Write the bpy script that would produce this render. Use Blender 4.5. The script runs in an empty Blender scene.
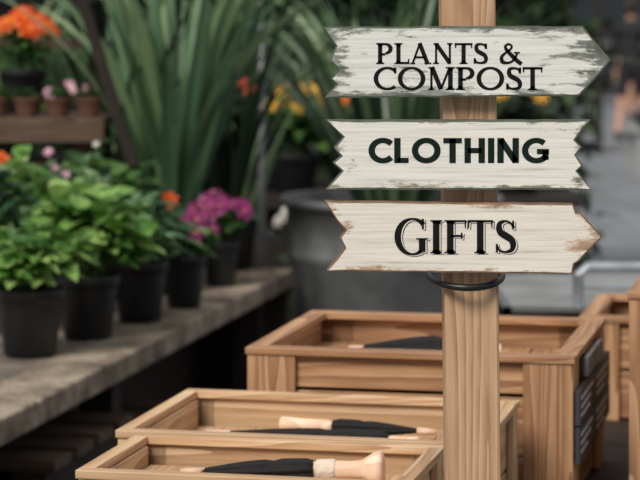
import bpy, math, random
from mathutils import Vector, Matrix, noise as mnoise
random.seed(7)
F=2400.0; H=1.6; HY=10.0
def at(px,py,Y): return Vector(((px-320)*Y/F, Y, H-(py-HY)*Y/F))
SC=bpy.context.scene
# ---------------------------------------------------------------- mesh builder
class MB:
    def __init__(s): s.v=[]; s.f=[]; s.m=[]
    def add(s,vs,fs,mat=0):
        o=len(s.v); s.v.extend([tuple(v) for v in vs])
        for f in fs: s.f.append(tuple(i+o for i in f)); s.m.append(mat)
    def box(s,c,d,mat=0,R=None):
        vs=[]
        for x in(-.5,.5):
            for y in(-.5,.5):
                for z in(-.5,.5):
                    v=Vector((x*d[0],y*d[1],z*d[2]))
                    if R is not None: v=R@v
                    vs.append(v+Vector(c))
        s.add(vs,[(0,1,3,2),(4,6,7,5),(0,4,5,1),(2,3,7,6),(0,2,6,4),(1,5,7,3)],mat)
    def bx(s,x0,x1,y0,y1,z0,z1,mat=0):
        s.box(((x0+x1)/2,(y0+y1)/2,(z0+z1)/2),(x1-x0,y1-y0,z1-z0),mat)
    def lathe(s,prof,c=(0,0,0),mat=0,seg=32,R=None):
        vs=[];n=len(prof)
        for i in range(seg):
            a=2*math.pi*i/seg
            for r,z in prof:
                v=Vector((r*math.cos(a),r*math.sin(a),z))
                if R is not None: v=R@v
                vs.append(v+Vector(c))
        fs=[]
        for i in range(seg):
            j=(i+1)%seg
            for k in range(n-1): fs.append((i*n+k,j*n+k,j*n+k+1,i*n+k+1))
        s.add(vs,fs,mat)
    def tube(s,pts,rs,mat=0,seg=8,cap=True):
        pts=[Vector(p) for p in pts]; n=len(pts)
        if not hasattr(rs,'__len__'): rs=[rs]*n
        vs=[];prev=None
        for i,p in enumerate(pts):
            t=(pts[min(i+1,n-1)]-pts[max(i-1,0)]).normalized()
            if prev is None:
                a=Vector((0,0,1)) if abs(t.z)<.9 else Vector((1,0,0))
                u=t.cross(a).normalized()
            else:
                u=(prev-t*prev.dot(t)).normalized()
            prev=u; w=t.cross(u)
            for k in range(seg):
                an=2*math.pi*k/seg
                vs.append(p+(u*math.cos(an)+w*math.sin(an))*rs[i])
        fs=[(i*seg+k,i*seg+(k+1)%seg,(i+1)*seg+(k+1)%seg,(i+1)*seg+k) for i in range(n-1) for k in range(seg)]
        if cap: fs+= [tuple(range(seg))[::-1],tuple((n-1)*seg+k for k in range(seg))]
        s.add(vs,fs,mat)
    def obj(s,name,mats,parent=None,smooth=False,bevel=0,loc=None,rotz=0):
        me=bpy.data.meshes.new(name); me.from_pydata(s.v,[],s.f)
        for m in mats: me.materials.append(m)
        me.polygons.foreach_set('material_index',s.m)
        if smooth: me.polygons.foreach_set('use_smooth',[True]*len(s.f))
        me.update()
        o=bpy.data.objects.new(name,me); SC.collection.objects.link(o)
        if bevel:
            b=o.modifiers.new('bevel','BEVEL'); b.width=bevel; b.segments=2; b.limit_method='ANGLE'
        if loc is not None: o.location=loc
        o.rotation_euler[2]=rotz
        if parent: o.parent=parent
        return o
def empty(name,loc=(0,0,0),rotz=0):
    e=bpy.data.objects.new(name,None); SC.collection.objects.link(e)
    e.location=loc; e.rotation_euler[2]=rotz; e.empty_display_size=.1; return e
# ---------------------------------------------------------------- materials
def srgb(r,g,b):
    f=lambda c:(c/255/12.92) if c/255<=.04045 else ((c/255+.055)/1.055)**2.4
    return (f(r),f(g),f(b),1)
def newmat(name):
    m=bpy.data.materials.new(name); m.use_nodes=True
    nt=m.node_tree; b=nt.nodes['Principled BSDF']; return m,nt,b
def N(nt,t,**k):
    n=nt.nodes.new(t)
    for a,v in k.items(): setattr(n,a,v)
    return n
def mth(nt,op,a,b=None,c=None):
    n=N(nt,'ShaderNodeMath',operation=op)
    for i,x in enumerate((a,b,c)):
        if x is None: continue
        if isinstance(x,(int,float)): n.inputs[i].default_value=x
        else: nt.links.new(x,n.inputs[i])
    return n.outputs[0]
def ramp(nt,fac,stops,interp='LINEAR'):
    r=N(nt,'ShaderNodeValToRGB'); cr=r.color_ramp; cr.interpolation=interp
    while len(cr.elements)<len(stops): cr.elements.new(.5)
    for e,(p,c) in zip(cr.elements,stops): e.position=p; e.color=c
    nt.links.new(fac,r.inputs[0]); return r.outputs[0]
def mixc(nt,f,a,b,mode='MIX'):
    n=N(nt,'ShaderNodeMix',data_type='RGBA',blend_type=mode)
    for i,x in ((0,f),(6,a),(7,b)):
        if isinstance(x,(int,float)): n.inputs[i].default_value=x
        elif isinstance(x,tuple): n.inputs[i].default_value=x
        else: nt.links.new(x,n.inputs[i])
    return n.outputs[2]
def plain(name,col,rough=.6,metal=0,var=.15,scale=20,bump=.0):
    m,nt,b=newmat(name)
    tc=N(nt,'ShaderNodeTexCoord'); no=N(nt,'ShaderNodeTexNoise'); no.inputs['Scale'].default_value=scale; no.inputs['Detail'].default_value=5
    nt.links.new(tc.outputs['Object'],no.inputs['Vector'])
    c=tuple(x*(1-var) for x in col[:3])+(1,); d=tuple(min(1,x*(1+var)) for x in col[:3])+(1,)
    nt.links.new(ramp(nt,no.outputs[0],[(.3,c),(.7,d)]),b.inputs['Base Color'])
    b.inputs['Roughness'].default_value=rough; b.inputs['Metallic'].default_value=metal
    if bump:
        bp=N(nt,'ShaderNodeBump'); bp.inputs['Strength'].default_value=bump; bp.inputs['Distance'].default_value=.01
        nt.links.new(no.outputs[0],bp.inputs['Height']); nt.links.new(bp.outputs[0],b.inputs['Normal'])
    return m
def stone(name,c0,c1,c2):
    m,nt,b=newmat(name); tc=N(nt,'ShaderNodeTexCoord')
    a=N(nt,'ShaderNodeTexNoise'); a.inputs['Scale'].default_value=7; a.inputs['Detail'].default_value=9; a.inputs['Roughness'].default_value=.7
    f=N(nt,'ShaderNodeTexNoise'); f.inputs['Scale'].default_value=110; f.inputs['Detail'].default_value=4
    for n_ in (a,f): nt.links.new(tc.outputs['Object'],n_.inputs['Vector'])
    v=mth(nt,'ADD',mth(nt,'MULTIPLY',a.outputs[0],.75),mth(nt,'MULTIPLY',f.outputs[0],.25))
    nt.links.new(ramp(nt,v,[(.38,c0),(.5,c1),(.61,c2)]),b.inputs['Base Color']); b.inputs['Roughness'].default_value=.85
    bp=N(nt,'ShaderNodeBump'); bp.inputs['Strength'].default_value=.8; bp.inputs['Distance'].default_value=.012
    nt.links.new(v,bp.inputs['Height']); nt.links.new(bp.outputs[0],b.inputs['Normal']); return m
def wood(name,axis,dark,mid,light,rough=.55,ring=1.0,grain=1.0,knots=True):
    """axis = grain direction 0,1,2 in object space"""
    m,nt,b=newmat(name)
    tc=N(nt,'ShaderNodeTexCoord'); ge=N(nt,'ShaderNodeNewGeometry')
    rnd=ge.outputs['Random Per Island']
    cmb=N(nt,'ShaderNodeCombineXYZ')
    for i,k in enumerate((7.3,3.1,5.7)): nt.links.new(mth(nt,'MULTIPLY',rnd,k),cmb.inputs[i])
    ad=N(nt,'ShaderNodeVectorMath',operation='ADD')
    nt.links.new(tc.outputs['Object'],ad.inputs[0]); nt.links.new(cmb.outputs[0],ad.inputs[1])
    mp=N(nt,'ShaderNodeMapping'); sc=[22,22,22]; sc[axis]=1.6; mp.inputs['Scale'].default_value=sc
    nt.links.new(ad.outputs[0],mp.inputs['Vector'])
    wv=N(nt,'ShaderNodeTexNoise'); wv.inputs['Scale'].default_value=.55*ring; wv.inputs['Detail'].default_value=1.5; wv.inputs['Distortion'].default_value=.4
    nt.links.new(mp.outputs[0],wv.inputs['Vector'])
    rings=mth(nt,'FRACT',mth(nt,'MULTIPLY',wv.outputs[0],13.0))
    fine=N(nt,'ShaderNodeTexNoise'); fine.inputs['Scale'].default_value=6*grain; fine.inputs['Detail'].default_value=4
    nt.links.new(mp.outputs[0],fine.inputs['Vector'])
    big=N(nt,'ShaderNodeTexNoise'); big.inputs['Scale'].default_value=.25
    nt.links.new(mp.outputs[0],big.inputs['Vector'])
    f=mth(nt,'ADD',mth(nt,'MULTIPLY',rings,.42),mth(nt,'MULTIPLY',fine.outputs[0],.42))
    f=mth(nt,'ADD',f,mth(nt,'MULTIPLY',big.outputs[0],.25))
    col=ramp(nt,f,[(.25,light),(.55,mid),(.9,dark)])
    val=mth(nt,'ADD',mth(nt,'MULTIPLY',rnd,.3),.85)
    hs=N(nt,'ShaderNodeHueSaturation'); nt.links.new(val,hs.inputs['Value']); nt.links.new(col,hs.inputs['Color'])
    nt.links.new(hs.outputs[0],b.inputs['Base Color'])
    b.inputs['Roughness'].default_value=rough
    bp=N(nt,'ShaderNodeBump'); bp.inputs['Strength'].default_value=.25; bp.inputs['Distance'].default_value=.002
    nt.links.new(fine.outputs[0],bp.inputs['Height']); nt.links.new(bp.outputs[0],b.inputs['Normal'])
    return m
def leafmat(name,c1,c2,c3,rough=.45,trans=.3):
    m,nt,b=newmat(name)
    ge=N(nt,'ShaderNodeNewGeometry')
    col=ramp(nt,ge.outputs['Random Per Island'],[(0,c1),(.5,c2),(1,c3)])
    nt.links.new(col,b.inputs['Base Color']); b.inputs['Roughness'].default_value=rough
    tr=N(nt,'ShaderNodeBsdfTranslucent'); nt.links.new(col,tr.inputs[0])
    mx=N(nt,'ShaderNodeMixShader'); mx.inputs[0].default_value=trans
    nt.links.new(b.outputs[0],mx.inputs[1]); nt.links.new(tr.outputs[0],mx.inputs[2])
    nt.links.new(mx.outputs[0],nt.nodes['Material Output'].inputs['Surface']); return m
pine=[wood('pine_grain_%s'%'xyz'[a],a,srgb(150,112,80),srgb(200,164,126),srgb(220,190,156)) for a in range(3)]
cedar=[wood('cedar_grain_%s'%'xyz'[a],a,srgb(110,74,48),srgb(170,126,90),srgb(200,160,122)) for a in range(3)]
postwood=wood('post_timber',2,srgb(140,102,74),srgb(194,156,120),srgb(212,178,146),ring=1.3,grain=1.5)
benchstone=stone('weathered_concrete',srgb(66,60,54),srgb(118,108,98),srgb(158,148,136))
benchedge=stone('weathered_concrete_edge',srgb(74,64,54),srgb(134,120,104),srgb(176,162,146))
shelfwood=[wood('brown_shelf_grain_%s'%'xyz'[a],a,srgb(44,34,27),srgb(84,66,52),srgb(112,92,74),rough=.8) for a in range(3)]
darkwood=[wood('dark_grain_%s'%'xyz'[a],a,srgb(16,12,10),srgb(38,29,23),srgb(54,43,35),rough=.8) for a in range(3)]
blackpl=plain('black_plastic_pot',srgb(27,28,31),.42)
soil=plain('potting_soil',srgb(40,30,24),.95,bump=.8,scale=80)
terra=plain('terracotta',srgb(112,78,62),.8)
zinc=plain('weathered_zinc',srgb(108,110,112),.6,.1,var=.45,scale=7,bump=.15)
steel=plain('brushed_steel',srgb(200,205,210),.3,.9)
leafA=leafmat('leaf_bright',srgb(62,108,44),srgb(112,158,72),srgb(172,204,122))
leafC=leafmat('leaf_bluegreen',srgb(48,84,58),srgb(92,128,88),srgb(150,178,134))
leafB=leafmat('leaf_mid',srgb(38,72,36),srgb(70,110,54),srgb(112,148,80))
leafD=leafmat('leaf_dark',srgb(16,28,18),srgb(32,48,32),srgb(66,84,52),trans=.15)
blade=leafmat('blade_green',srgb(60,92,66),srgb(104,138,98),srgb(160,182,136),.4,.25)
bladeD=leafmat('blade_dark',srgb(34,52,40),srgb(66,90,64),srgb(112,134,98),.4,.2)
stemM=plain('green_stem',srgb(66,92,44),.6)
fOr=leafmat('petal_orange',srgb(220,74,14),srgb(238,100,20),srgb(250,134,36))
fYe=leafmat('petal_yellow',srgb(226,160,30),srgb(240,184,50),srgb(250,206,90))
fMa=leafmat('petal_magenta',srgb(112,20,84),srgb(146,34,108),srgb(180,54,140))
fPk=leafmat('petal_pink',srgb(214,130,170),srgb(230,170,200),srgb(244,220,232))
fWh=leafmat('petal_white',srgb(226,220,214),srgb(238,234,228),srgb(250,246,240))
fRe=leafmat('petal_red',srgb(190,50,40),srgb(214,70,52),srgb(226,96,70))
# ---------------------------------------------------------------- foliage
def leaf(mb,p,d,L,W,mat=0,droop=.3,fold=.25,n=4):
    p=Vector(p); d=Vector(d).normalized()
    up=Vector((0,0,1)); s=d.cross(up)
    if s.length<.1: s=Vector((1,0,0))
    s.normalize(); s=(Matrix.Rotation(random.uniform(-.5,.5),3,d)@s); nrm=s.cross(d).normalized()
    vs=[]
    for i in range(n+1):
        t=i/n; w=W*.5*math.sin(math.pi*min(1,(t*.94+.03))**.8)
        c=p+d*(L*t)-up*(droop*L*t*t)
        vs+= [c-s*w+nrm*w*fold, c, c+s*w+nrm*w*fold]
    fs=[]
    for i in range(n):
        a=i*3; fs+=[(a,a+1,a+4,a+3),(a+1,a+2,a+5,a+4)]
    mb.add(vs,fs,mat)
def strap(mb,p,az,el,L,W,mat=0,droop=.6,n=12):
    """long arching blade"""
    p=Vector(p); pos=p.copy(); e=el; step=L/n
    h=Vector((math.cos(az),math.sin(az),0)); s=Vector((-h.y,h.x,0)); tw=random.uniform(-.8,.8)
    vs=[]
    for i in range(n+1):
        t=i/n
        d=h*math.cos(e)+Vector((0,0,math.sin(e)))
        nr=s.cross(d)
        ss=s*math.cos(tw*t+.3)+nr*math.sin(tw*t+.3)
        w=W*.5*(1-t**2.2)*(.55+.45*min(1,t*4))+.0006
        k=ss.cross(d)*w*.35
        vs+=[pos-ss*w+k,pos.copy(),pos+ss*w+k]
        pos=pos+d*step; e-=droop*step/L*(.4+1.6*t)
    fs=[]
    for i in range(n):
        a=i*3; fs+=[(a,a+1,a+4,a+3),(a+1,a+2,a+5,a+4)]
    mb.add(vs,fs,mat)
def flower(mb,p,nrm,r,mat,petals=6,layers=2,cm=None):
    p=Vector(p); nrm=Vector(nrm).normalized(); a=nrm.orthogonal().normalized(); b=nrm.cross(a)
    for l in range(layers):
        rr=r*(1-.3*l)
        vs=[];fs=[]
        for i in range(petals):
            th=2*math.pi*(i+.5*l)/petals; dth=math.pi/petals*1.1
            f=lambda t,q,hh:p+(a*math.cos(t)+b*math.sin(t))*q+nrm*hh
            o=len(vs)
            vs+=[p+nrm*.002*l,f(th-dth*.7,rr*.6,.12*rr+l*.2*r),f(th-dth*.4,rr,.1*rr+l*.35*r),f(th+dth*.4,rr,.1*rr+l*.35*r),f(th+dth*.7,rr*.6,.12*rr+l*.2*r)]
            fs+=[(o,o+1,o+2,o+3,o+4)]
        mb.add(vs,fs,mat)
    if cm is not None:
        mb.lathe([(0,r*.15),(r*.15,r*.12),(r*.2,0)],p+nrm*r*.12,cm,8)
def potmesh(r,h,mb,mat=0,soilm=1):
    mb.lathe([(0,0),(r*.72,0),(r*.78,.004),(r*.95,h*.80),(r*.96,h*.81),(r*1.02,h*.82),(r*1.05,h*.99),(r*1.04,h),(r*.97,h),(r*.94,h*.9),(r*.92,h*.88)],mat=mat)
    mb.lathe([(0,h*.91),(r*.5,h*.9),(r*.935,h*.88)],mat=soilm)
def bushy(name,loc,pr=.07,ph=.15,fr=.13,fh=.2,n=220,L=.055,W=.032,lm=None,flowers=(),fn=0,fs=.02,fcol=None,potm=None,droop=.35,hb=.0):
    e=empty(name,loc)
    mb=MB(); potmesh(pr,ph,mb); mb.obj('pot',[potm or blackpl,soil],e,smooth=True)
    mb=MB()
    nst=max(8,n//12)
    for s_ in range(nst):
        a=random.uniform(0,2*math.pi); q=math.sqrt(random.random())
        hh=fh*(1-.45*q*q)*random.uniform(.68,1.14)
        top=Vector((math.cos(a)*q*fr,math.sin(a)*q*fr,ph+hh+hb))
        base=Vector((math.cos(a)*q*pr*.5,math.sin(a)*q*pr*.5,ph*.88))
        mid=(base+top)/2+Vector((0,0,.12*hh))
        pts=[base,base.lerp(mid,.5)+Vector((0,0,.01)),mid,mid.lerp(top,.6),top]
        mb.tube(pts,[.003,.0027,.0022,.0018,.001],1,5)
        m=n//nst
        for k in range(m):
            t=.3+.7*(k+random.random())/m
            P=(base.lerp(mid,t*2) if t<.5 else mid.lerp(top,t*2-1))
            aa=k*2.4+random.uniform(-.4,.4)
            out=Vector((math.cos(aa),math.sin(aa),random.uniform(.0,.6)+ (.5 if t>.85 else 0)))+Vector((math.cos(a),math.sin(a),0))*.4*q
            leaf(mb,P,out,L*random.uniform(.65,1.2)*(1.05-.3*(t>.9)),W*random.uniform(.8,1.15),0,droop)
    ms=[lm or leafA,stemM,fcol or fOr,fYe]
    for k in range(fn):
        a=random.uniform(0,2*math.pi); q=math.sqrt(random.random())*.95
        P=Vector((math.cos(a)*q*fr,math.sin(a)*q*fr,ph+fh*(1.08-.4*q*q)+hb))
        mb.tube([Vector((0,0,ph)).lerp(P,.6),P],.0015,1,4)
        flower(mb,P,(math.cos(a)*q,-.8+math.sin(a)*q*.5,.8),fs*random.uniform(.8,1.2),2,6,2,3)
    for (fx,fy,fz,fr_) in flowers:
        P=Vector((fx,fy,fz)); mb.tube([Vector((0,0,ph)).lerp(P,.5),P],.0015,1,4)
        flower(mb,P,(0,-.9,.6),fr_,2,7,3,3)
    mb.obj('foliage',ms,e); return e
def strappy(name,loc,pr,ph,n,L,W,m=None,potm=None,elr=(1.0,1.5),droop=(.3,1.3),fn=0,fcol=None):
    e=empty(name,loc)
    mb=MB(); potmesh(pr,ph,mb); mb.obj('pot',[potm or blackpl,soil],e,smooth=True)
    mb=MB()
    for i in range(n):
        a=random.uniform(0,2*math.pi); q=random.random()*pr*.5
        strap(mb,(math.cos(a)*q,math.sin(a)*q,ph*.85),a,random.uniform(*elr),L*random.uniform(.6,1.1),W*random.uniform(.7,1.15),0,random.uniform(*droop))
    for i in range(fn):
        a=random.uniform(0,6.28); q=random.uniform(.02,.14); P=Vector((math.cos(a)*q,math.sin(a)*q,ph+L*random.uniform(.65,.95)))
        mb.tube([(0,0,ph*.85),Vector((0,0,ph)).lerp(P,.6),P],.003,2,5)
        for k in range(5): flower(mb,P+Vector((random.uniform(-.02,.02),random.uniform(-.02,.02),random.uniform(-.02,.03))),(random.uniform(-1,1),-1,.5),.022,1,6,2)
    mb.obj('leaf_blades',[m or blade,fcol or fPk,stemM],e); return e
# ---------------------------------------------------------------- ground & far shell
def ground():
    mb=MB(); mb.add([(-14,-3,0),(30,-3,0),(30,52,0),(-14,52,0)],[(0,1,2,3)])
    m,nt,b=newmat('paving')
    tc=N(nt,'ShaderNodeTexCoord')
    br=N(nt,'ShaderNodeTexBrick'); br.inputs['Scale'].default_value=1.2
    br.inputs['Color1'].default_value=srgb(126,130,136); br.inputs['Color2'].default_value=srgb(146,150,156); br.inputs['Mortar'].default_value=srgb(92,94,98); br.inputs['Mortar Size'].default_value=.01
    nt.links.new(tc.outputs['Object'],br.inputs['Vector'])
    no=N(nt,'ShaderNodeTexNoise'); no.inputs['Scale'].default_value=.7; no.inputs['Detail'].default_value=6
    nt.links.new(tc.outputs['Object'],no.inputs['Vector'])
    c=mixc(nt,1.0,br.outputs[0],ramp(nt,no.outputs[0],[(.35,(.55,.55,.55,1)),(.65,(1,1,1,1))]),'MULTIPLY')
    nt.links.new(c,b.inputs['Base Color']); b.inputs['Roughness'].default_value=.6
    mb.obj('ground',[m])
ground()
mb=MB(); mb.bx(-6,.95,3.2,13.5,0,.012,0)  # dark sheet added over the paving, its colour standing in for shade
mb.obj('ground_shade_sheet',[stone('painted_ground_shade',srgb(14,11,9),srgb(30,23,18),srgb(52,40,32))])
# far shop building
mb=MB()
mb.bx(-2,24,44,44.4,0,6,0)
for i in range(8):
    x=2+i*2.6; mb.bx(x,x+1.9,43.92,44.0,.4,2.5,1); mb.bx(x-.12,x,43.85,44.0,0,3,2)
mb.bx(-2,24,43.2,44.0,2.8,3.1,2)
mb.obj('shop_building',[plain('shop_render',srgb(64,66,70),.8,scale=2),plain('shop_glass_dark',srgb(46,52,60),.15),plain('shop_trim',srgb(56,54,52),.6)])
# plant racks in the aisle
for (x,y) in ((2.55,27.0),(3.6,40.0),(5.3,40.5)):
    mb=MB()
    for zz in (.25,.75,1.25): mb.bx(x-.6,x+.6,y-.25,y+.25,zz-.03,zz,0)
    for sx_ in(-.58,.58):
        for sy in(-.23,.23): mb.bx(x+sx_-.02,x+sx_+.02,y+sy-.02,y+sy+.02,0,1.75,0)
    for zz in (.25,.75,1.25):
        for k in range(5):
            cx_=x-.46+k*.23; mb.lathe([(0,0),(.06,0),(.08,.13),(.07,.13),(0,.12)],(cx_,y,zz),1,12)
            for q in range(36): leaf(mb,(cx_,y,zz+.13),(random.uniform(-1,1),random.uniform(-1,1),random.uniform(.3,1.5)),random.uniform(.10,.24),.06,2,.4,n=3)
            if random.random()<.5: 
                for q in range(4): flower(mb,(cx_+random.uniform(-.08,.08),y-.05,zz+random.uniform(.25,.33)),(0,-1,.4),.03,3)
    mb.obj('plant_rack',[darkwood[0],blackpl,leafB,random.choice([fPk,fWh])])
# low display tables standing in the aisle
for (x,y) in ((3.7,23.5),(4.6,27.5)):
    mb=MB()
    for k in range(6): mb.bx(x-.7,x+.7,y-.42+k*.14,y-.42+k*.14+.125,.42,.45,0)
    for a_ in(-.62,.62):
        for b_ in(-.34,.34): mb.bx(x+a_-.035,x+a_+.035,y+b_-.035,y+b_+.035,0,.419,0)
    for k in range(5):
        cx_=x-.52+k*.26; mb.lathe([(0,0),(.07,0),(.095,.15),(.085,.15),(0,.14)],(cx_,y,.45),1,14)
        for q in range(30): leaf(mb,(cx_,y,.6),(random.uniform(-1,1),random.uniform(-1,1),random.uniform(.4,1.4)),random.uniform(.08,.18),.05,2,.4,n=3)
    mb.obj('low_display_table',[plain('pale_grey_timber',srgb(150,150,150),.7),blackpl,leafC])
# ---------------------------------------------------------------- post
lean=math.radians(.62)
mb=MB(); mb.box((0,0,.9),(.0695,.07,1.8),0)
post=mb.obj('wooden_signpost',[postwood],bevel=.003)
post.rotation_euler[1]=-lean
post.location=(at(469.3,240,3.10).x+math.sin(lean)*1.31,3.10,0)
c=at(466,272,3.09)
ring=[]; mb=MB()
for i in range(41):
    t=2*math.pi*i/40
    ring.append((c.x+.047*math.cos(t), 3.10+.058*math.sin(t), 1.258+.010*math.sin(t)))
mb.tube(ring,.0045,0,10,cap=False)
rg=mb.obj('black_hanging_ring',[plain('black_rubber',srgb(18,18,20),.4)],smooth=True)
# ---------------------------------------------------------------- glyphs
def ell(cx,cy,rx,ry,a0,a1,T,t,n=28):
    P=[];W=[]
    for i in range(n+1):
        th=math.radians(a0+(a1-a0)*i/n); P.append((cx+rx*math.cos(th),cy+ry*math.sin(th))); W.append(t+(T-t)*abs(math.cos(th))**1.4)
    return (P,W)
def cr(pts,ws,n=6):
    P=[];W=[];k=len(pts)
    for i in range(k-1):
        p0=pts[max(i-1,0)];p1=pts[i];p2=pts[i+1];p3=pts[min(i+2,k-1)]
        for j in range(n+(i==k-2)):
            t=j/n
            f=lambda a,b,c,d:.5*((2*b)+(-a+c)*t+(2*a-5*b+4*c-d)*t*t+(-a+3*b-3*c+d)*t**3)
            P.append((f(p0[0],p1[0],p2[0],p3[0]),f(p0[1],p1[1],p2[1],p3[1]))); W.append(ws[i]*(1-t)+ws[i+1]*t)
    return (P,W)
def ln(x0,y0,x1,y1,w,w2=None): return ([(x0,y0),((x0+x1)/2,(y0+y1)/2),(x1,y1)],[w,(w+(w2 or w))/2,w2 or w])
def glyphs(T,t,sf):
    """T thick, t thin, sf serif half-length (0 = sans)"""
    G={}
    def V(x,w=None,y0=0,y1=1,s=(1,1)):
        w=w or T; r=[ln(x,y0,x,y1,w)]
        if sf:
            if s[0]: r.append(ln(x-w/2-sf,y0+t*.3,x+w/2+sf,y0+t*.3,t*.6)); r.append(([(x,y0+t*.2),(x,y0+t*1.6)],[w+sf*1.0,w]))
            if s[1]: r.append(ln(x-w/2-sf,y1-t*.3,x+w/2+sf,y1-t*.3,t*.6)); r.append(([(x,y1-t*1.6),(x,y1-t*.2)],[w,w+sf*1.0]))
        return r
    h=t/2
    tick=lambda x,y0,y1:[ln(x,y0,x,y1,t*.9,t*.5)] if sf else []
    e1=T*.5+sf
    G['I']=(V(e1),2*e1)
    G['P']=(V(e1)+[([(e1,1-h),(e1+.2,1-h)],[t,t]),ell(e1+.2,.73,.21,.27-h,90,-90,T,t),([(e1+.2,.46+0*h),(e1,.46)],[t,t])],e1+.41+T*.5)
    G['L']=(V(e1)+[ln(e1,h,e1+.40,h,t)]+tick(e1+.40,0,.24),e1+.42)
    G['F']=(V(e1)+[ln(e1,1-h,e1+.42,1-h,t),ln(e1,.52,e1+.32,.52,t)]+tick(e1+.41,1,.76)+tick(e1+.31,.62,.42),e1+.42)
    G['T']=(V(.33+.0,None,0,1,(1,0))+[ln(0.0,1-h,.66,1-h,t)]+tick(.015,1,.76)+tick(.645,1,.76),.66)
    G['H']=(V(e1)+V(e1+.50)+[ln(e1,.5,e1+.5,.5,t)],2*e1+.5)
    nt_=t*.95 if sf else T
    G['N']=(V(e1,nt_)+V(e1+.54,nt_,0,1,(0,1))+[ln(e1,1-T*.2,e1+.54,T*.2,T)],2*e1+.54)
    G['M']=(V(e1,nt_,0,1,(1,1))+V(e1+.66,T)+[ln(e1+.02,1,e1+.33,.04,T),ln(e1+.33,.04,e1+.64,1,nt_)],2*e1+.66)
    A=[ln(.08,0,.37,.98,nt_),ln(.36,1,.68,0,T),ln(.18,.32,.57,.32,t)]
    if sf: A+=[ln(0,t*.3,.19,t*.3,t*.6),ln(.55,t*.3,.82,t*.3,t*.6)]
    G['A']=(A,.80)
    rx=.40;
    G['O']=([ell(rx+T/2,.5,rx,.5-h+.01,0,360,T,t,40)],2*rx+T)
    G['C']=([ell(rx+T/2,.5,rx,.5-h+.01,48 if sf else 42,312 if sf else 318,T,t,34)]+([ln(T/2+rx+.27,.98,T/2+rx+.27,.72,t)] if sf else []),T/2+rx+.31)
    Gg=[ell(rx+T/2,.5,rx,.5-h+.01,46,305 if sf else 330,T,t,34)]
    if sf: Gg+=[ln(T/2+rx+.28,.98,T/2+rx+.28,.70,t),ln(T/2+rx+.26,.08,T/2+rx+.26,.44,T),ln(T/2+rx+.10,.44,T/2+rx+.26+e1,.44,t*.7)]
    else: Gg+=[ln(T/2+rx+.33,.13,T/2+rx+.33,.5,T*.95),ln(T/2+rx+.02,.46,T/2+rx+.33+T*.47,.46,t)]
    G['G']=(Gg,T/2+rx+.26+(e1 if sf else T*.9))
    m=(T+t)/2
    S=cr([(.50,.78),(.44,.90),(.30,1-h),(.15,.91),(.10+T*.1,.76),(.17,.62),(.31,.52),(.45,.41),(.52-T*.1,.26),(.46,.10),(.29,h),(.13,.09),(.06,.22)],
         [t,t,t,m,T*.95,T,T*1.05,T,T*.95,m,t,t,t] if sf else [T]*13)
    Sx=[S]+([ln(.50,.98,.50,.72,t),ln(.06,.02,.06,.28,t)] if sf else [])
    G['S']=(Sx,.58)
    G['&']=([cr([(.88,.0),(.70,.16),(.50,.40),(.30,.66),(.24,.84),(.36,1-h),(.49,.86),(.44,.70),(.24,.52),(.10,.34),(.12,.12),(.30,h),(.50,.12),(.64,.32),(.70,.54)],
              [T,T,T,T*.9,T*.6,t,t,t,t,T*.8,T,t*1.2,t,t,t])]+([ln(.58,.54,.82,.54,t*.7)] if sf else []),.9)
    return G
def text(mb,s,G,u0,u1,v0,v1,y,mat,sp=.1,off=(0,0),lead=1.0):
    W=0
    for i,ch in enumerate(s):
        W+= (.34 if ch==' ' else G[ch][1]) + (sp if i<len(s)-1 else 0)
    kx=(u1-u0)/W; kz=(v1-v0); x=0
    for i,ch in enumerate(s):
        if ch==' ': x+=.34+sp; continue
        for (P,Wd) in G[ch][0]:
            n=len(P); vs=[]; k=lead if i==0 else 1
            Q=[Vector((u0+(x+p[0])*kx+off[0], v0+p[1]*kz*k-(k-1)*kz*.5+off[1])) for p in P]
            for j in range(n):
                if n>2 and (Q[0]-Q[-1]).length<1e-6 and j in(0,n-1): d=Q[1]-Q[-2]
                else: d=Q[min(j+1,n-1)]-Q[max(j-1,0)]
                if d.length<1e-9: d=Vector((0,1))
                d.normalize(); nn=Vector((-d.y,d.x))*Wd[j]*.5*kz
                a_=Q[j]+nn; b_=Q[j]-nn
                vs+=[(a_.x,y,a_.y),(b_.x,y,b_.y)]
            mb.add(vs,[(2*j,2*j+1,2*j+3,2*j+2) for j in range(n-1)],mat)
        x+=G[ch][1]+sp
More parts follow.
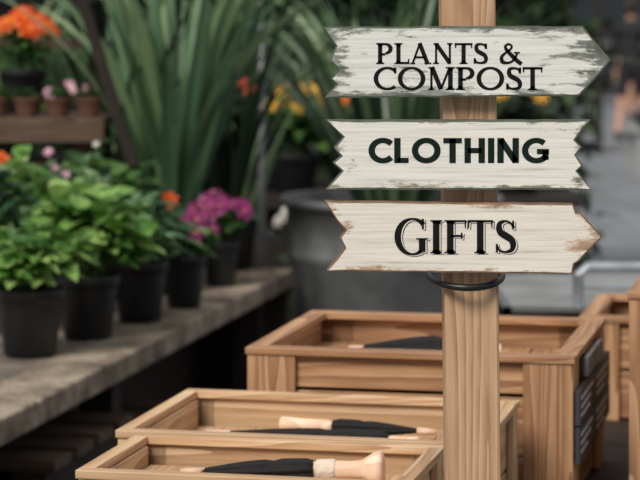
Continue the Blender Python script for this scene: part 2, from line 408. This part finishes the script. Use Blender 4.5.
# ---------------------------------------------------------------- signs
def paint(name,base,worn,deep,amount,edge,stretch,seed):
    m,nt,b=newmat(name); tc=N(nt,'ShaderNodeTexCoord')
    mp=N(nt,'ShaderNodeMapping'); mp.inputs['Scale'].default_value=(stretch[0],20,stretch[1]); mp.inputs['Location'].default_value=(seed,seed*2,seed*.7)
    nt.links.new(tc.outputs['Object'],mp.inputs[0])
    no=N(nt,'ShaderNodeTexNoise'); no.inputs['Scale'].default_value=1; no.inputs['Detail'].default_value=9; no.inputs['Roughness'].default_value=.72
    nt.links.new(mp.outputs[0],no.inputs['Vector'])
    big=N(nt,'ShaderNodeTexNoise'); big.inputs['Scale'].default_value=9; big.inputs['Detail'].default_value=2
    nt.links.new(tc.outputs['Object'],big.inputs['Vector'])
    sx=N(nt,'ShaderNodeSeparateXYZ'); nt.links.new(tc.outputs['Generated'],sx.inputs[0])
    ex=mth(nt,'ABSOLUTE',mth(nt,'SUBTRACT',sx.outputs[0],.5)); ez=mth(nt,'ABSOLUTE',mth(nt,'SUBTRACT',sx.outputs[2],.5))
    ex=mth(nt,'POWER',mth(nt,'MULTIPLY',ex,2),6); ez=mth(nt,'POWER',mth(nt,'MULTIPLY',ez,2),5)
    ed=mth(nt,'MULTIPLY',mth(nt,'MAXIMUM',ex,ez),edge)
    f=mth(nt,'ADD',mth(nt,'ADD',no.outputs[0],ed),mth(nt,'MULTIPLY',mth(nt,'SUBTRACT',big.outputs[0],.5),.35))
    f=mth(nt,'ADD',f,amount)
    mask=ramp(nt,f,[(.60,(0,0,0,1)),(.67,(1,1,1,1))])
    tone=N(nt,'ShaderNodeTexNoise'); tone.inputs['Scale'].default_value=25; tone.inputs['Detail'].default_value=6
    nt.links.new(tc.outputs['Object'],tone.inputs['Vector'])
    wc=ramp(nt,tone.outputs[0],[(.35,deep),(.6,worn)])
    mp2=N(nt,'ShaderNodeMapping'); mp2.inputs['Scale'].default_value=(7,20,260); nt.links.new(tc.outputs['Object'],mp2.inputs[0])
    gr=N(nt,'ShaderNodeTexNoise'); gr.inputs['Scale'].default_value=1; gr.inputs['Detail'].default_value=5; gr.inputs['Roughness'].default_value=.6
    nt.links.new(mp2.outputs[0],gr.inputs['Vector'])
    b2=tuple(x*.84 for x in base[:3])+(1,); b3=tuple(x*.55 for x in base[:3])+(1,)
    bc=ramp(nt,gr.outputs[0],[(.40,base),(.60,b2),(.72,b3)])
    nt.links.new(mixc(nt,mask,bc,wc),b.inputs['Base Color']); b.inputs['Roughness'].default_value=.6
    bp=N(nt,'ShaderNodeBump'); bp.inputs['Strength'].default_value=.5; bp.inputs['Distance'].default_value=-.001
    nt.links.new(mth(nt,'ADD',f,mth(nt,'MULTIPLY',gr.outputs[0],.6)),bp.inputs['Height']); nt.links.new(bp.outputs[0],b.inputs['Normal']); return m
ink=plain('black_ink',srgb(12,15,15),.7,var=.1); inkG=plain('dark_green_ink',srgb(10,30,24),.7,var=.1); inkW=plain('white_ink',srgb(230,224,214),.6,var=.03); inkS=plain('grey_shadow_ink',srgb(62,58,54),.7)
for m_ in (ink,inkG,inkS): m_.node_tree.nodes['Principled BSDF'].inputs['Specular IOR Level'].default_value=.2
YS=3.043
import bmesh
def sign(name,outline,mat,edgem,texts,inset=.0018):
    P=[at(x,y,YS) for x,y in outline]
    cx=sum(p.x for p in P)/len(P); cz=sum(p.z for p in P)/len(P)
    e=empty(name,(cx,YS,cz))
    bm=bmesh.new(); vs=[bm.verts.new((p.x-cx,0,p.z-cz)) for p in P]
    f=bm.faces.new(vs); bm.normal_update()
    if f.normal.y>0: f.normal_flip()
    r=bmesh.ops.extrude_face_region(bm,geom=[f]); 
    bv=[g for g in r['geom'] if isinstance(g,bmesh.types.BMVert)]
    for v in bm.verts:
        if v not in bv: v.co.y+=.0215
    bm.normal_update()
    bmesh.ops.recalc_face_normals(bm,faces=bm.faces[:])
    front=[ff for ff in bm.faces if abs(ff.normal.y)>.9 and ff.calc_center_median().y<.001]
    for ff in bm.faces: ff.material_index=1
    bmesh.ops.inset_region(bm,faces=front,thickness=inset,depth=.0006)
    for ff in front: ff.material_index=0
    if len([1 for ff in bm.faces if abs(ff.normal.y)>.9])<2: bmesh.ops.contextual_create(bm,geom=[ed for ed in bm.edges if ed.is_boundary])
    bmesh.ops.recalc_face_normals(bm,faces=bm.faces[:])
    me=bpy.data.meshes.new('board'); bm.to_mesh(me); bm.free(); me.materials.append(mat); me.materials.append(edgem)
    o=bpy.data.objects.new('board',me); SC.collection.objects.link(o); o.parent=e
    mb=MB()
    for (s,G,x0,x1,y0,y1,y,mi,sp,off,lead) in texts:
        a_=at(x0,y1,YS); b_=at(x1,y0,YS)
        text(mb,s,G,a_.x-cx,b_.x-cx,a_.z-cz,b_.z-cz,y,mi,sp,off,lead)
    mb.obj('lettering',[ink,inkG,inkW,inkS],e)
def jag(pts,amp=.5,step=14):
    out=[]
    for i,p in enumerate(pts):
        q=pts[(i+1)%len(pts)]; L=math.dist(p,q); n=max(1,int(L/step)); out.append(p)
        for k in range(1,n):
            t=k/n; nx,ny=-(q[1]-p[1])/L,(q[0]-p[0])/L; r=random.uniform(-amp,amp)
            out.append((p[0]+(q[0]-p[0])*t+nx*r,p[1]+(q[1]-p[1])*t+ny*r))
    return out
edgeG=plain('worn_grey_green_edge',srgb(86,92,80),.8,var=.3,scale=60); edgeB=plain('raw_wood_edge',srgb(124,98,74),.8,var=.3,scale=60)
o1=[(323,27),(583,26),(597,44),(611,60),(596,78),(579,96),(325,98),(337,84),(331,79),(339,70),(330,60),(336,46)]
o2=[(326,120),(591,120),(584,128),(575,140),(582,147),(576,155),(583,166),(577,171),(592,190),(326,190),(342,171),(333,163),(341,156),(334,148),(343,137)]
o3=[(325,201),(573,204),(576,213),(581,213),(602,237),(578,262),(574,264),(572,274),(327,271),(345,248),(340,238),(346,230),(337,221)]
S1=glyphs(.20,.105,.06); S2=glyphs(.255,.21,0); S3=glyphs(.20,.065,.06)
sign('plants_and_compost_sign',jag(o1),paint('distressed_white_paint_a',srgb(230,230,224),srgb(142,146,138),srgb(74,78,68),.01,.26,(14,70),3),edgeG,
 [('PLANTS &',S1,376,522,43,64,-.001,0,.05,(0,0),1),('COMPOST',S1,373,542,67,90,-.001,0,.03,(0,0),1)],inset=.0022)
sign('clothing_sign',jag(o2,.35),paint('distressed_white_paint_b',srgb(234,231,222),srgb(170,164,146),srgb(108,102,86),-.06,.24,(16,60),11),edgeG,
 [('CLOTHING',S2,368,550,138,163,-.001,1,.08,(0,0),1)],inset=.0026)
sign('gifts_sign',jag(o3,.35),paint('distressed_white_paint_c',srgb(234,227,215),srgb(194,166,136),srgb(130,96,68),-.04,.25,(12,45),23),edgeB,
 [('GIFTS',S3,394,516,220,253,-.0009,3,.06,(.0026,-.0018),1.12),('GIFTS',S3,394,516,220,253,-.0012,2,.06,(.0015,-.001),1.12),('GIFTS',S3,394,516,220,253,-.0015,0,.06,(0,0),1.12)],inset=.002)
# ---------------------------------------------------------------- crates
ANG=math.radians(12.4); dv=Vector((math.sin(ANG),math.cos(ANG),0)); rv=Vector((math.cos(ANG),-math.sin(ANG),0))
def crate(name,corner,w,d,h,rim=.022,cw=.05,wd=pine,floor=.1,rails=2,wall=.014):
    e=empty(name,corner,-ANG)   # local x right, y deep, z down from rim
    mb=MB()
    X,Yg,Z=0,1,2
    rt=.012
    mb.bx(0,w,0,rim,-rt,0,X); mb.bx(0,w,d-rim,d,-rt,0,X); mb.bx(0,rim,rim+.0005,d-rim-.0005,-rt,0,Yg); mb.bx(w-rim,w,rim+.0005,d-rim-.0005,-rt,0,Yg)
    i=.003
    for (x0,x1) in ((i,cw),(w-cw,w-i)):
        for (y0,y1) in ((i,wall),(d-wall,d-i)):
            mb.bx(x0,x1,y0,y1,-h,-rt-.0005,Z)
    for (x0,x1) in ((i,wall),(w-wall,w-i)):
        for (y0,y1) in ((wall+.0005,cw),(d-cw,d-wall-.0005)):
            mb.bx(x0,x1,y0,y1,-h,-rt-.0005,Z)
    hs_=[(h-rt)/rails]*rails
    if rails==3: hs_=[.058,.10,h-rt-.158]
    z1=-rt-.001
    for ph in hs_:
        z0=z1-ph+.006
        for (y0,y1) in ((.009,.02),(d-.02,d-.009)):
            mb.bx(.016,w-.016,y0+.006,y1+.006 if y0<d/2 else y1,z0,z1,X)
        for (x0,x1) in ((.015,.026),(w-.026,w-.015)):
            mb.bx(x0,x1,.03,d-.03,z0,z1,Yg)
        z1-=ph
    n=int((w-.06)/.09)
    for k in range(n):
        x0=.028+(w-.056)*k/n; mb.bx(x0,x0+(w-.056)/n-.003,.028,d-.028,-floor-.01,-floor,Yg)
    mb.obj('timber_frame',wd,e,bevel=.0015)
    return e
c3=crate('low_wooden_crate',at(75,470,3.25),.46,.292,.20,floor=.040)
c2=crate('low_wooden_crate',at(115,430,3.56),.55,.402,.20,floor=.056)
c1=crate('large_wooden_crate',(-.125,4.0,1.038),.55,.51,.2605,rim=.035,cw=.085,wd=cedar,floor=.055,rails=3)
mb=MB()
for (y0,y1,za,zb,m_) in ((.0,.235,-.055,-.110,0),(.0,.235,-.114,-.172,0),(.245,.50,-.058,-.112,0),(.245,.50,-.116,-.170,0),(.13,.36,-.018,-.050,2)):
    mb.bx(.5505,.558,y0,y1,zb,za,m_)
    if m_==0:
        for k in range(3):
            zz=za-.012-k*.014; yy=y0+.02
            while yy<y1-.05-.03*k:
                l=random.uniform(.015,.035); mb.bx(.5581,.5588,yy,yy+l,zz-.005,zz,1); yy+=l+.01
mb.obj('slate_price_labels',[plain('slate',srgb(60,62,66),.6),plain('chalk',srgb(205,205,202),.9),plain('grey_card',srgb(130,132,134),.7)],c1)
crate('large_wooden_crate',tuple(at(627,292,3.98)),.5,.5,.355,rim=.035,cw=.06,wd=cedar,floor=.12)
crate('large_wooden_crate',(.52,4.82,.985),.40,.4,.208,rim=.035,cw=.08,wd=cedar,floor=.1)
# table for crates
mb=MB(); org=Vector(at(75,470,3.25)); org.z=0
t0=.777
w_=1.5; y0=.10; y1=2.05
for k in range(10):
    a0=y0+(y1-y0)*k/10; mb.bx(-.02,w_,a0,a0+(y1-y0)/10-.004,t0-.03,t0,0)
for (x,y) in ((.05,y0+.08),(w_-.08,y0+.08),(.05,y1-.08),(w_-.08,y1-.08)): mb.bx(x-.035,x+.035,y-.035,y+.035,0,t0-.0305,2)
mb.bx(0,w_-.03,y0+.05,y0+.08,t0-.12,t0-.031,0); mb.bx(0,w_-.03,y1-.08,y1-.05,t0-.12,t0-.031,0)
mb.obj('display_table',darkwood,bevel=.002,loc=org,rotz=-ANG)
# ---------------------------------------------------------------- umbrellas in crates
cloth=plain('black_cloth',srgb(20,20,22),.85,bump=.5,scale=60); handle=wood('handle_wood',0,srgb(206,164,136),srgb(230,196,170),srgb(240,212,190)); wrap=plain('cream_fabric_wrap',srgb(222,206,190),.85,var=.08,bump=.4,scale=90)
def umbrella(name,p0,p1,r,knob=True,cov=.66):
    p0=Vector(p0);p1=Vector(p1); L=(p1-p0).length; d=(p1-p0)/L
    e=empty(name,p0)
    q=d.to_track_quat('X','Z').to_matrix()
    mb=MB(); seg=40; n=14; vs=[]
    for i in range(n+1):
        t=i/n; x=L*(.10+(cov-.10)*t); rr=r*(.25+.75*math.sin(min(1,t*1.35)*math.pi/2))*(1 if t<.93 else .8)
        if .60<t<.70: rr*=.86
        for k in range(seg):
            an=2*math.pi*k/seg; pl=1+.13*math.cos(8*an+t*3)
            v=Vector((x,rr*pl*math.cos(an)*1.25,rr*pl*math.sin(an)*.8)); vs.append(q@v)
    fs=[(i*seg+k,i*seg+(k+1)%seg,(i+1)*seg+(k+1)%seg,(i+1)*seg+k) for i in range(n) for k in range(seg)]
    fs+=[tuple(range(seg)),tuple(n*seg+k for k in range(seg))]
    mb.add(vs,fs,0)
    mb.tube([q@Vector((0,0,0)),q@Vector((L*.12,0,0))],[.0045,.006],1,10)
    if knob: pr=[(0,.010),(.10,.013),(.33,.013),(.56,.012),(.70,.013),(.78,.018),(.86,.023),(.96,.026),(1.0,.020)]
    else: pr=[(0,.008),(.15,.010),(.6,.010),(.85,.011),(.97,.0115),(1.0,.008)]
    c0=cov-.02
    mb.tube([q@Vector((L*(c0+(1-c0)*a_),0,0)) for a_,b_ in pr],[b_ for a_,b_ in pr],1,18)
    wr=[(.08,.0125),(.10,.0150),(.30,.0152),(.34,.0150),(.36,.0125)]
    if knob: mb.tube([q@Vector((L*(c0+(1-c0)*a_),0,0)) for a_,b_ in wr],[b_ for a_,b_ in wr],2,18)
    mb.obj('canopy_and_handle',[cloth,handle,wrap],e,smooth=True)
    return e
def loc(corner,x,y,z): return Vector(corner)+rv*x+dv*y+Vector((0,0,z))
C3=at(75,470,3.25); C2=at(115,430,3.56); C1=Vector((-.125,4.0,1.038))
umbrella('folded_umbrella',loc(C3,.115,.12,-.020),loc(C3,.400,.135,-.008),.018)
umbrella('folded_umbrella',loc(C2,.08,.22,-.038),loc(C2,.425,.19,-.038),.018,knob=False,cov=.86)
umbrella('folded_umbrella',loc(C2,.43,.31,-.040),loc(C2,.18,.30,-.034),.014,knob=False)
umbrella('folded_umbrella',loc(C1,.13,.22,-.028),loc(C1,.395,.25,-.028),.028,knob=False,cov=.9)
# ---------------------------------------------------------------- bench
B0=Vector((-.624,4.68,0)); ba=math.atan2(.534,2.7)
mb=MB()
yb=-2.0
for k,L_ in enumerate((1.3,.95,1.2,1.35)):
    mb.bx(-.16,0,yb+.002,yb+L_-.002,.745,.80,1); mb.bx(-1.12,-.162,yb+.002,yb+L_-.002,.75,.798,0); yb+=L_
bench=mb.obj('bench_slabs',[benchstone,benchedge],bevel=.006)
mb=MB()
for yy in (-1.9,-.4,1.1,2.7):
    for xx in (-.12,-1.05): mb.bx(xx-.04,xx+.04,yy-.04,yy+.04,0,.744 if xx>-.2 else .749,2)
for i in range(24):  # dark boards added here and across the end as painted under-bench shade
    y0=-2+i*.2; mb.bx(-.32,-.30,y0,y0+.199,0,.744,2)
for i in range(8): mb.bx(-1.1+i*.135,-1.1+i*.135+.134,2.78,2.80,0,.744,2)
legs=mb.obj('bench_legs_and_shade_boards',darkwood)
be=empty('potting_bench',B0,-ba); bench.parent=be; legs.parent=be
for j,(yy,hh) in enumerate(((-.30,5),(.42,6),(1.25,5),(2.0,3))):
    mb=MB()
    for k in range(hh):
        z=.012+k*.105
        for q in range(2): mb.bx(-.27+q*.15,-.19+q*.15,yy,yy+.62,z,z+.08,1)
        for q in range(4): mb.bx(-.28,-.02,yy+q*.165,yy+q*.165+.12,z+.081,z+.104,0)
    mb.obj('wooden_pallet_stack',[shelfwood[0],darkwood[1]],loc=B0,rotz=-ba,bevel=.002)
def onbench(px,py):
    Y=.8*F/(py-HY); p=at(px,py,Y); p.z=.8001; return p
def bp(px,base,r,**k):
    p=onbench(px,base-3); 
    return bushy('potted_leafy_plant',p,pr=r,**k)
bp(30,358,.078,ph=.155,fr=.13,fh=.17,n=230,L=.075,W=.042)
bp(88,341,.075,ph=.155,fr=.15,fh=.21,n=260,L=.10,W=.056)
bp(140,324,.07,ph=.155,fr=.12,fh=.15,n=210,L=.085,W=.034,lm=leafC)
bushy('potted_petunia',onbench(184,307),pr=.058,ph=.14,fr=.09,fh=.09,n=140,L=.055,W=.034,lm=leafB,fn=9,fs=.025,fcol=fMa)
bushy('potted_petunia',onbench(221,286),pr=.052,ph=.13,fr=.085,fh=.12,n=120,L=.055,W=.034,lm=leafB,fn=14,fs=.027,fcol=fMa)
for (px,by,lm_,f_,W_) in ((22,322,leafA,fPk,.05),(-24,336,leafC,fWh,.05),(64,313,leafC,fPk,.036),(106,302,leafB,fWh,.05)):
    bushy('potted_leafy_plant',onbench(px,by-4),pr=.07,ph=.16,fr=.15,fh=.25,n=250,L=.10,W=W_,lm=lm_,fn=2,fs=.013,fcol=f_)
bushy('potted_marigold',onbench(4,308),pr=.06,ph=.2,fr=.07,fh=.2,n=70,lm=leafB,flowers=[(0,-.10,.40,.030),(-.05,-.08,.37,.026),(.05,-.07,.34,.02)])
bushy('potted_marigold',onbench(165,293),pr=.05,ph=.13,fr=.06,fh=.12,n=80,lm=leafB,flowers=[(0.015,-.06,.265,.028),(.05,-.04,.2,.02)])
strappy('tall_strap_leaf_plant',onbench(172,280),.11,.20,64,1.02,.050,elr=(1.2,1.53),droop=(.1,1.1))
strappy('tall_strap_leaf_plant',onbench(228,268),.09,.16,26,.85,.036,m=bladeD,elr=(1.1,1.5),droop=(.3,1.2))
strappy('tall_strap_leaf_plant',onbench(112,274),.10,.18,30,.8,.036,m=bladeD,elr=(1.1,1.5),droop=(.3,1.2))
# upper-left shelf
z=1.29
mb=MB()
mb.bx(-1.6,-.62,6.9,7.35,z-.03,z,0)
mb.bx(-1.6,-.62,6.88,6.899,z-.07,z,0)
mb.bx(-1.6,-.80,6.95,7.3,z-.16,z-.13,0)
mb.bx(-1.6,-.66,7.37,7.62,z+.19,z+.215,0)
for x in (-1.5,-.70): 
    for y in (7.0,7.28): mb.bx(x-.025,x+.025,y-.025,y+.025,.80,z-.031,2)
    mb.bx(x-.025,x+.025,7.48,7.53,.0,z+.189,2)
mb.obj('plant_display_shelf',shelfwood,bevel=.003)
for i in range(8):
    bushy('small_terracotta_pot_plant',(-1.30+i*.09,6.965,z),pr=.038,ph=.055,fr=.03,fh=.03,n=24,L=.03,W=.02,lm=leafB,potm=terra)
for (x,y,zz,fn,sz,fc) in ((-.89,7.19,z,18,.034,fOr),(-1.12,7.2,z,14,.034,fOr),(-.72,7.48,z+.215,9,.022,fWh),(-.94,7.49,z+.215,16,.034,fOr),(-1.18,7.49,z+.215,14,.034,fOr)):
    bushy('potted_marigold',(x,y,zz),pr=.07,ph=.13,fr=.10,fh=.15,n=130,L=.05,W=.028,lm=leafB,fn=fn,fs=sz,fcol=fc)
mb=MB()
mb.tube([at(150,235,6.75),at(134,170,6.75),at(76,-20,6.75)],.017,0,8)
mb.obj('leaning_timber_prop',[darkwood[2]])
mb=MB(); q=at(262,100,8.2); mb.tube([(q.x,8.2,0),(q.x,8.2,1.9)],.012,0,12); mb.lathe([(0,0),(.12,0),(.12,.02),(.02,.03),(0,.03)],(q.x,8.2,0.012),0)
mb.obj('metal_pole',[plain('galvanised_pole',srgb(120,122,124),.5,.5)],smooth=True)
# ---------------------------------------------------------------- zinc tub
tc_=at(392,205,7.5)
e=empty('zinc_planter_tub',(tc_.x,7.6,0.012))
mb=MB(); zt=1.0
mb.lathe([(0,0),(.25,0),(.26,.01),(.29,.4),(.315,.80),(.325,.81),(.325,.83),(.318,.84),(.335,zt-.03),(.35,zt-.025),(.355,zt-.01),(.35,zt),(.335,zt-.005),(.33,zt-.06),(.0,zt-.08)],mat=0,seg=56)
for s in(-1,1):
    pts=[(s*(.335),-.07,.86),(s*.37,-.06,.87),(s*.385,-.03,.88),(s*.385,.03,.88),(s*.37,.06,.87),(s*.335,.07,.86)]
    mb.tube(pts,.009,0,8)
mb.obj('tub',[zinc],e,smooth=True)
mb=MB()
for i in range(70):
    a_=random.uniform(0,6.28); strap(mb,(math.cos(a_)*.08,math.sin(a_)*.08,zt-.08),a_,random.uniform(1.05,1.5),random.uniform(.6,1.0),.035,0,random.uniform(.2,1.1))
mb.obj('foliage',[bladeD],e)
# ---------------------------------------------------------------- mid background staging with flowers
mb=MB()
mb.bx(-1.6,1.0,9.2,10.3,.84,.88,0)
for x in(-1.5,-.3,.9):
    for y in (9.3,10.2): mb.bx(x-.04,x+.04,y-.04,y+.04,0,.839,2)
mb.bx(-1.6,1.0,9.26,9.28,0,.82,0)
mb.obj('staging_table',darkwood)
spec=[(-.98,9.4,fPk,leafB,6),(-.62,9.4,fWh,leafD,8),(-.36,9.4,fMa,leafD,3),(-.10,9.35,fYe,leafB,14),(-.28,9.7,fRe,leafD,4),(.22,9.4,fOr,leafD,3),(.48,9.4,fPk,leafD,6),(.78,9.4,fYe,leafD,2),(-1.3,9.5,fOr,leafB,9)]
for x,y,fc,lm_,fn in spec:
    bushy('potted_flowering_plant',(x,y,.88),pr=.09,ph=.16,fr=.16,fh=.24,n=120,L=.10,W=.055,lm=lm_,fn=fn,fs=.032,fcol=fc)
for i,(x,y,s_) in enumerate(((-.85,9.95,.8),(-.3,9.95,.85),(.15,9.95,.8),(.55,9.95,.9),(-1.3,10.0,1.0))):
    strappy('potted_palm',(x,y,.88),.12,.2,46,s_,.045,m=bladeD if i%2 else blade,elr=(.8,1.5),droop=(.5,1.5),fn=3 if i in(1,3) else 0,fcol=fPk if i==1 else fWh)
for x,y in ((.02,8.7),(.36,8.75)):
    bushy('large_potted_shrub',(x,y,0.012),pr=.17,ph=.42,fr=.2,fh=.5,n=220,L=.11,W=.05,lm=leafD,fn=2,fs=.03,fcol=fWh)
strappy('tall_flowering_lily',(-.42,8.55,0.012),.14,.35,26,1.2,.035,m=blade,elr=(1.3,1.53),droop=(.1,.5),fn=4,fcol=fPk)
# hedge backdrop
mb=MB()
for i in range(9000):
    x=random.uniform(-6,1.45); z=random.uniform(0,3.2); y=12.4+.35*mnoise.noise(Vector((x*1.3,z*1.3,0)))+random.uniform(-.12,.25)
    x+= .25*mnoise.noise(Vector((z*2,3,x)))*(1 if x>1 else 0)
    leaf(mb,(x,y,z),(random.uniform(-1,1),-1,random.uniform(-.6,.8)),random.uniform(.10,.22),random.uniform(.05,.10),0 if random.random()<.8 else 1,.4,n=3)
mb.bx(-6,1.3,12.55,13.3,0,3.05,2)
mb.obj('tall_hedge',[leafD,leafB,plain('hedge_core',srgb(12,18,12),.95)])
# ---------------------------------------------------------------- trolley right
mb=MB()
tx0,tx1,ty0,ty1,tz=.44,1.45,5.75,6.6,.875
mb.bx(tx0,tx1,ty0,ty1,tz-.02,tz,0)
mb.bx(tx0,tx1,ty0,ty0+.02,tz-.05,tz+.012,1); mb.bx(tx0,tx0+.02,ty0,ty1,tz-.05,tz+.012,1)
for x in(tx0+.05,tx1-.05):
    for y in(ty0+.05,ty1-.05): mb.tube([(x,y,.1),(x,y,tz-.02)],.014,1,10); mb.lathe([(0,-.02),(.05,-.02),(.055,0),(.05,.02),(0,.02)],(x,y,.067),2,20,Matrix.Rotation(math.pi/2,3,'Y'))
mb.tube([(.63,5.85,tz),(.63,5.85,.955),(.65,5.85,.972),(1.3,5.85,.972),(1.32,5.85,.955),(1.32,5.85,tz)],.014,1,12)
mb.tube([(.63,5.85,.925),(1.32,5.85,.925)],.007,1,12)
mb.obj('garden_trolley',[plain('grey_tray',srgb(138,140,141),.45,var=.3,scale=6),steel,blackpl])
# ---------------------------------------------------------------- person
def person(name,loc_,rotz,top,bottom,hair,skin=(196,150,128)):
    e=empty(name,loc_,rotz)
    V=[];E=[];R=[]
    def v(p,r,par=None):
        V.append(p);R.append(r)
        if par is not None:E.append((par,len(V)-1))
        return len(V)-1
    pel=v((0,0,.95),(.155,.11)); wa=v((0,0,1.1),(.13,.095),pel); ch=v((0,.0,1.3),(.165,.11),wa); nb=v((0,.01,1.43),(.09,.07),ch); nk=v((0,0,1.50),(.052,.055),nb); v((0,-.01,1.56),(.05,.055),nk)
    for s,fw in((-1,.16),(1,-.14)):
        hp=v((s*.09,0,.88),(.095,.10),pel); kn=v((s*.10,-fw*.55,.50),(.058,.06),hp); ca=v((s*.10,-fw*.5+.02,.33),(.055,.058),kn); an=v((s*.10,-fw+.05,.09),(.036,.04),ca); hl=v((s*.10,-fw+.01,.045),(.04,.04),an); v((s*.11,-fw-.15,.035),(.036,.03),hl)
        sh_=v((s*.19,.0,1.40),(.06,.06),ch); el=v((s*.25,.02+fw*.2,1.12),(.042,.042),sh_); wr=v((s*.25,-.05+fw*.3,.88),(.026,.028),el); pa=v((s*.25,-.065+fw*.3,.80),(.022,.036),wr)
        for k,(dy,l) in enumerate(((-.03,.07),(-.01,.08),(.01,.075),(.03,.06))):
            k1=v((s*.25,-.065+fw*.3+dy,.765),(.010,.009),pa); k2=v((s*.247,-.07+fw*.3+dy,.765-l*.5),(.009,.009),k1); v((s*.235,-.075+fw*.3+dy,.765-l),(.008,.008),k2)
        th=v((s*.24,-.105+fw*.3,.815),(.010,.010),pa); v((s*.235,-.12+fw*.3,.775),(.009,.009),th)
    me=bpy.data.meshes.new('body'); me.from_pydata(V,E,[]); o=bpy.data.objects.new('body',me); SC.collection.objects.link(o); o.parent=e
    sk=o.modifiers.new('skin','SKIN'); sk.use_smooth_shade=True
    if len(me.skin_vertices):
        for i,r in enumerate(R): me.skin_vertices[0].data[i].radius=r; me.skin_vertices[0].data[i].use_root=(i==0)
    ss=o.modifiers.new('sub','SUBSURF'); ss.levels=2; ss.render_levels=2
    m,nt,b=newmat(name+'_clothes'); tc=N(nt,'ShaderNodeTexCoord'); sx=N(nt,'ShaderNodeSeparateXYZ'); nt.links.new(tc.outputs['Object'],sx.inputs[0])
    sk_=srgb(*skin)
    c=ramp(nt,mth(nt,'DIVIDE',sx.outputs[2],1.8),[(0,srgb(30,28,28)),(.065,sk_),(.30,srgb(*bottom)),(.55,srgb(*top)),(.825,sk_)],'CONSTANT')
    hand=mth(nt,'MULTIPLY',mth(nt,'GREATER_THAN',mth(nt,'ABSOLUTE',sx.outputs[0]),.205),mth(nt,'LESS_THAN',sx.outputs[2],.87))
    nt.links.new(mixc(nt,hand,c,sk_),b.inputs['Base Color']); b.inputs['Roughness'].default_value=.75
    me.materials.append(m)
    mb=MB(); n=14; seg=24; vs=[]
    for i in range(n+1):
        ph=math.pi*i/n; z=math.cos(ph)
        for k in range(seg):
            a_=2*math.pi*k/seg; r=math.sin(ph); x=.075*r*math.cos(a_)*(1-.18*max(0,-z)); yy=.095*r*math.sin(a_); zz=.118*z
            if yy<0 and abs(x)<.018 and -.03<zz<.012: yy-=.018*(1-abs(x)/.018)
            vs.append((x,yy,zz+1.635))
    mb.add(vs,[(i*seg+k,i*seg+(k+1)%seg,(i+1)*seg+(k+1)%seg,(i+1)*seg+k) for i in range(n) for k in range(seg)],0)
    vs=[]
    for i in range(9):
        ph=math.pi*i/8*.72; z=math.cos(ph)
        for k in range(seg):
            a_=2*math.pi*k/seg; r=math.sin(ph); cut=1 if math.sin(a_)>-.35 or z>.45 else .90
            vs.append((.086*r*math.cos(a_)*cut,.106*r*math.sin(a_)*cut+.005,.128*z+1.638))
    mb.add(vs,[(i*seg+k,i*seg+(k+1)%seg,(i+1)*seg+(k+1)%seg,(i+1)*seg+k) for i in range(8) for k in range(seg)],1)
    for s in(-1,1):
        mb.lathe([(0,.006),(.006,.005),(.009,0)],(s*.03,-.088,1.64),2,10,Matrix.Rotation(math.pi/2,3,'X'))
        mb.lathe([(0,.008),(.012,.006),(.016,0)],(s*.074,.0,1.63),0,10,Matrix.Rotation(s*math.pi/2,3,'Y'))
    mb.box((0,-.086,1.578),(.04,.006,.009),3)
    mb.obj('head',[plain(name+'_skin',sk_,.6),plain(name+'_hair',srgb(*hair),.7),plain(name+'_eyes',srgb(30,26,24),.3),plain(name+'_lips',srgb(160,84,80),.5)],e,smooth=True)
    return e
person('woman_in_dark_coat',(3.80,29.3,0),2.6,(22,22,28),(26,24,30),(44,34,30))
person('man_in_dark_jacket',(4.55,35.0,0),.5,(44,40,44),(50,46,48),(34,28,26))
# ---------------------------------------------------------------- light & camera
w=bpy.data.worlds.new('overcast_sky'); SC.world=w; w.use_nodes=True
nt=w.node_tree; bg=nt.nodes['Background']
tcw=N(nt,'ShaderNodeTexCoord'); sx=N(nt,'ShaderNodeSeparateXYZ'); nt.links.new(tcw.outputs['Generated'],sx.inputs[0])
nt.links.new(ramp(nt,sx.outputs[2],[(0,(.32,.33,.34,1)),(.5,(.84,.85,.87,1)),(1,(1,.99,.98,1))]),bg.inputs[0]); bg.inputs[1].default_value=.62
sl=bpy.data.lights.new('soft_sun','SUN'); sl.energy=2.95; sl.angle=math.radians(22); sl.color=(1,.945,.86)
so=bpy.data.objects.new('soft_sun',sl); SC.collection.objects.link(so); so.rotation_euler=(math.radians(46),0,math.radians(-30)); so.location=(0,0,6)
cd=bpy.data.cameras.new('camera'); co=bpy.data.objects.new('camera',cd); SC.collection.objects.link(co)
co.location=(0,0,H); co.rotation_euler=(math.pi/2,0,0); cd.sensor_width=36; cd.lens=36*F/640; cd.shift_y=-(240-HY)/640
cd.dof.use_dof=True; cd.dof.focus_distance=3.05; cd.dof.aperture_fstop=8.0; cd.clip_end=200
SC.camera=co
SC.view_settings.view_transform='Standard'
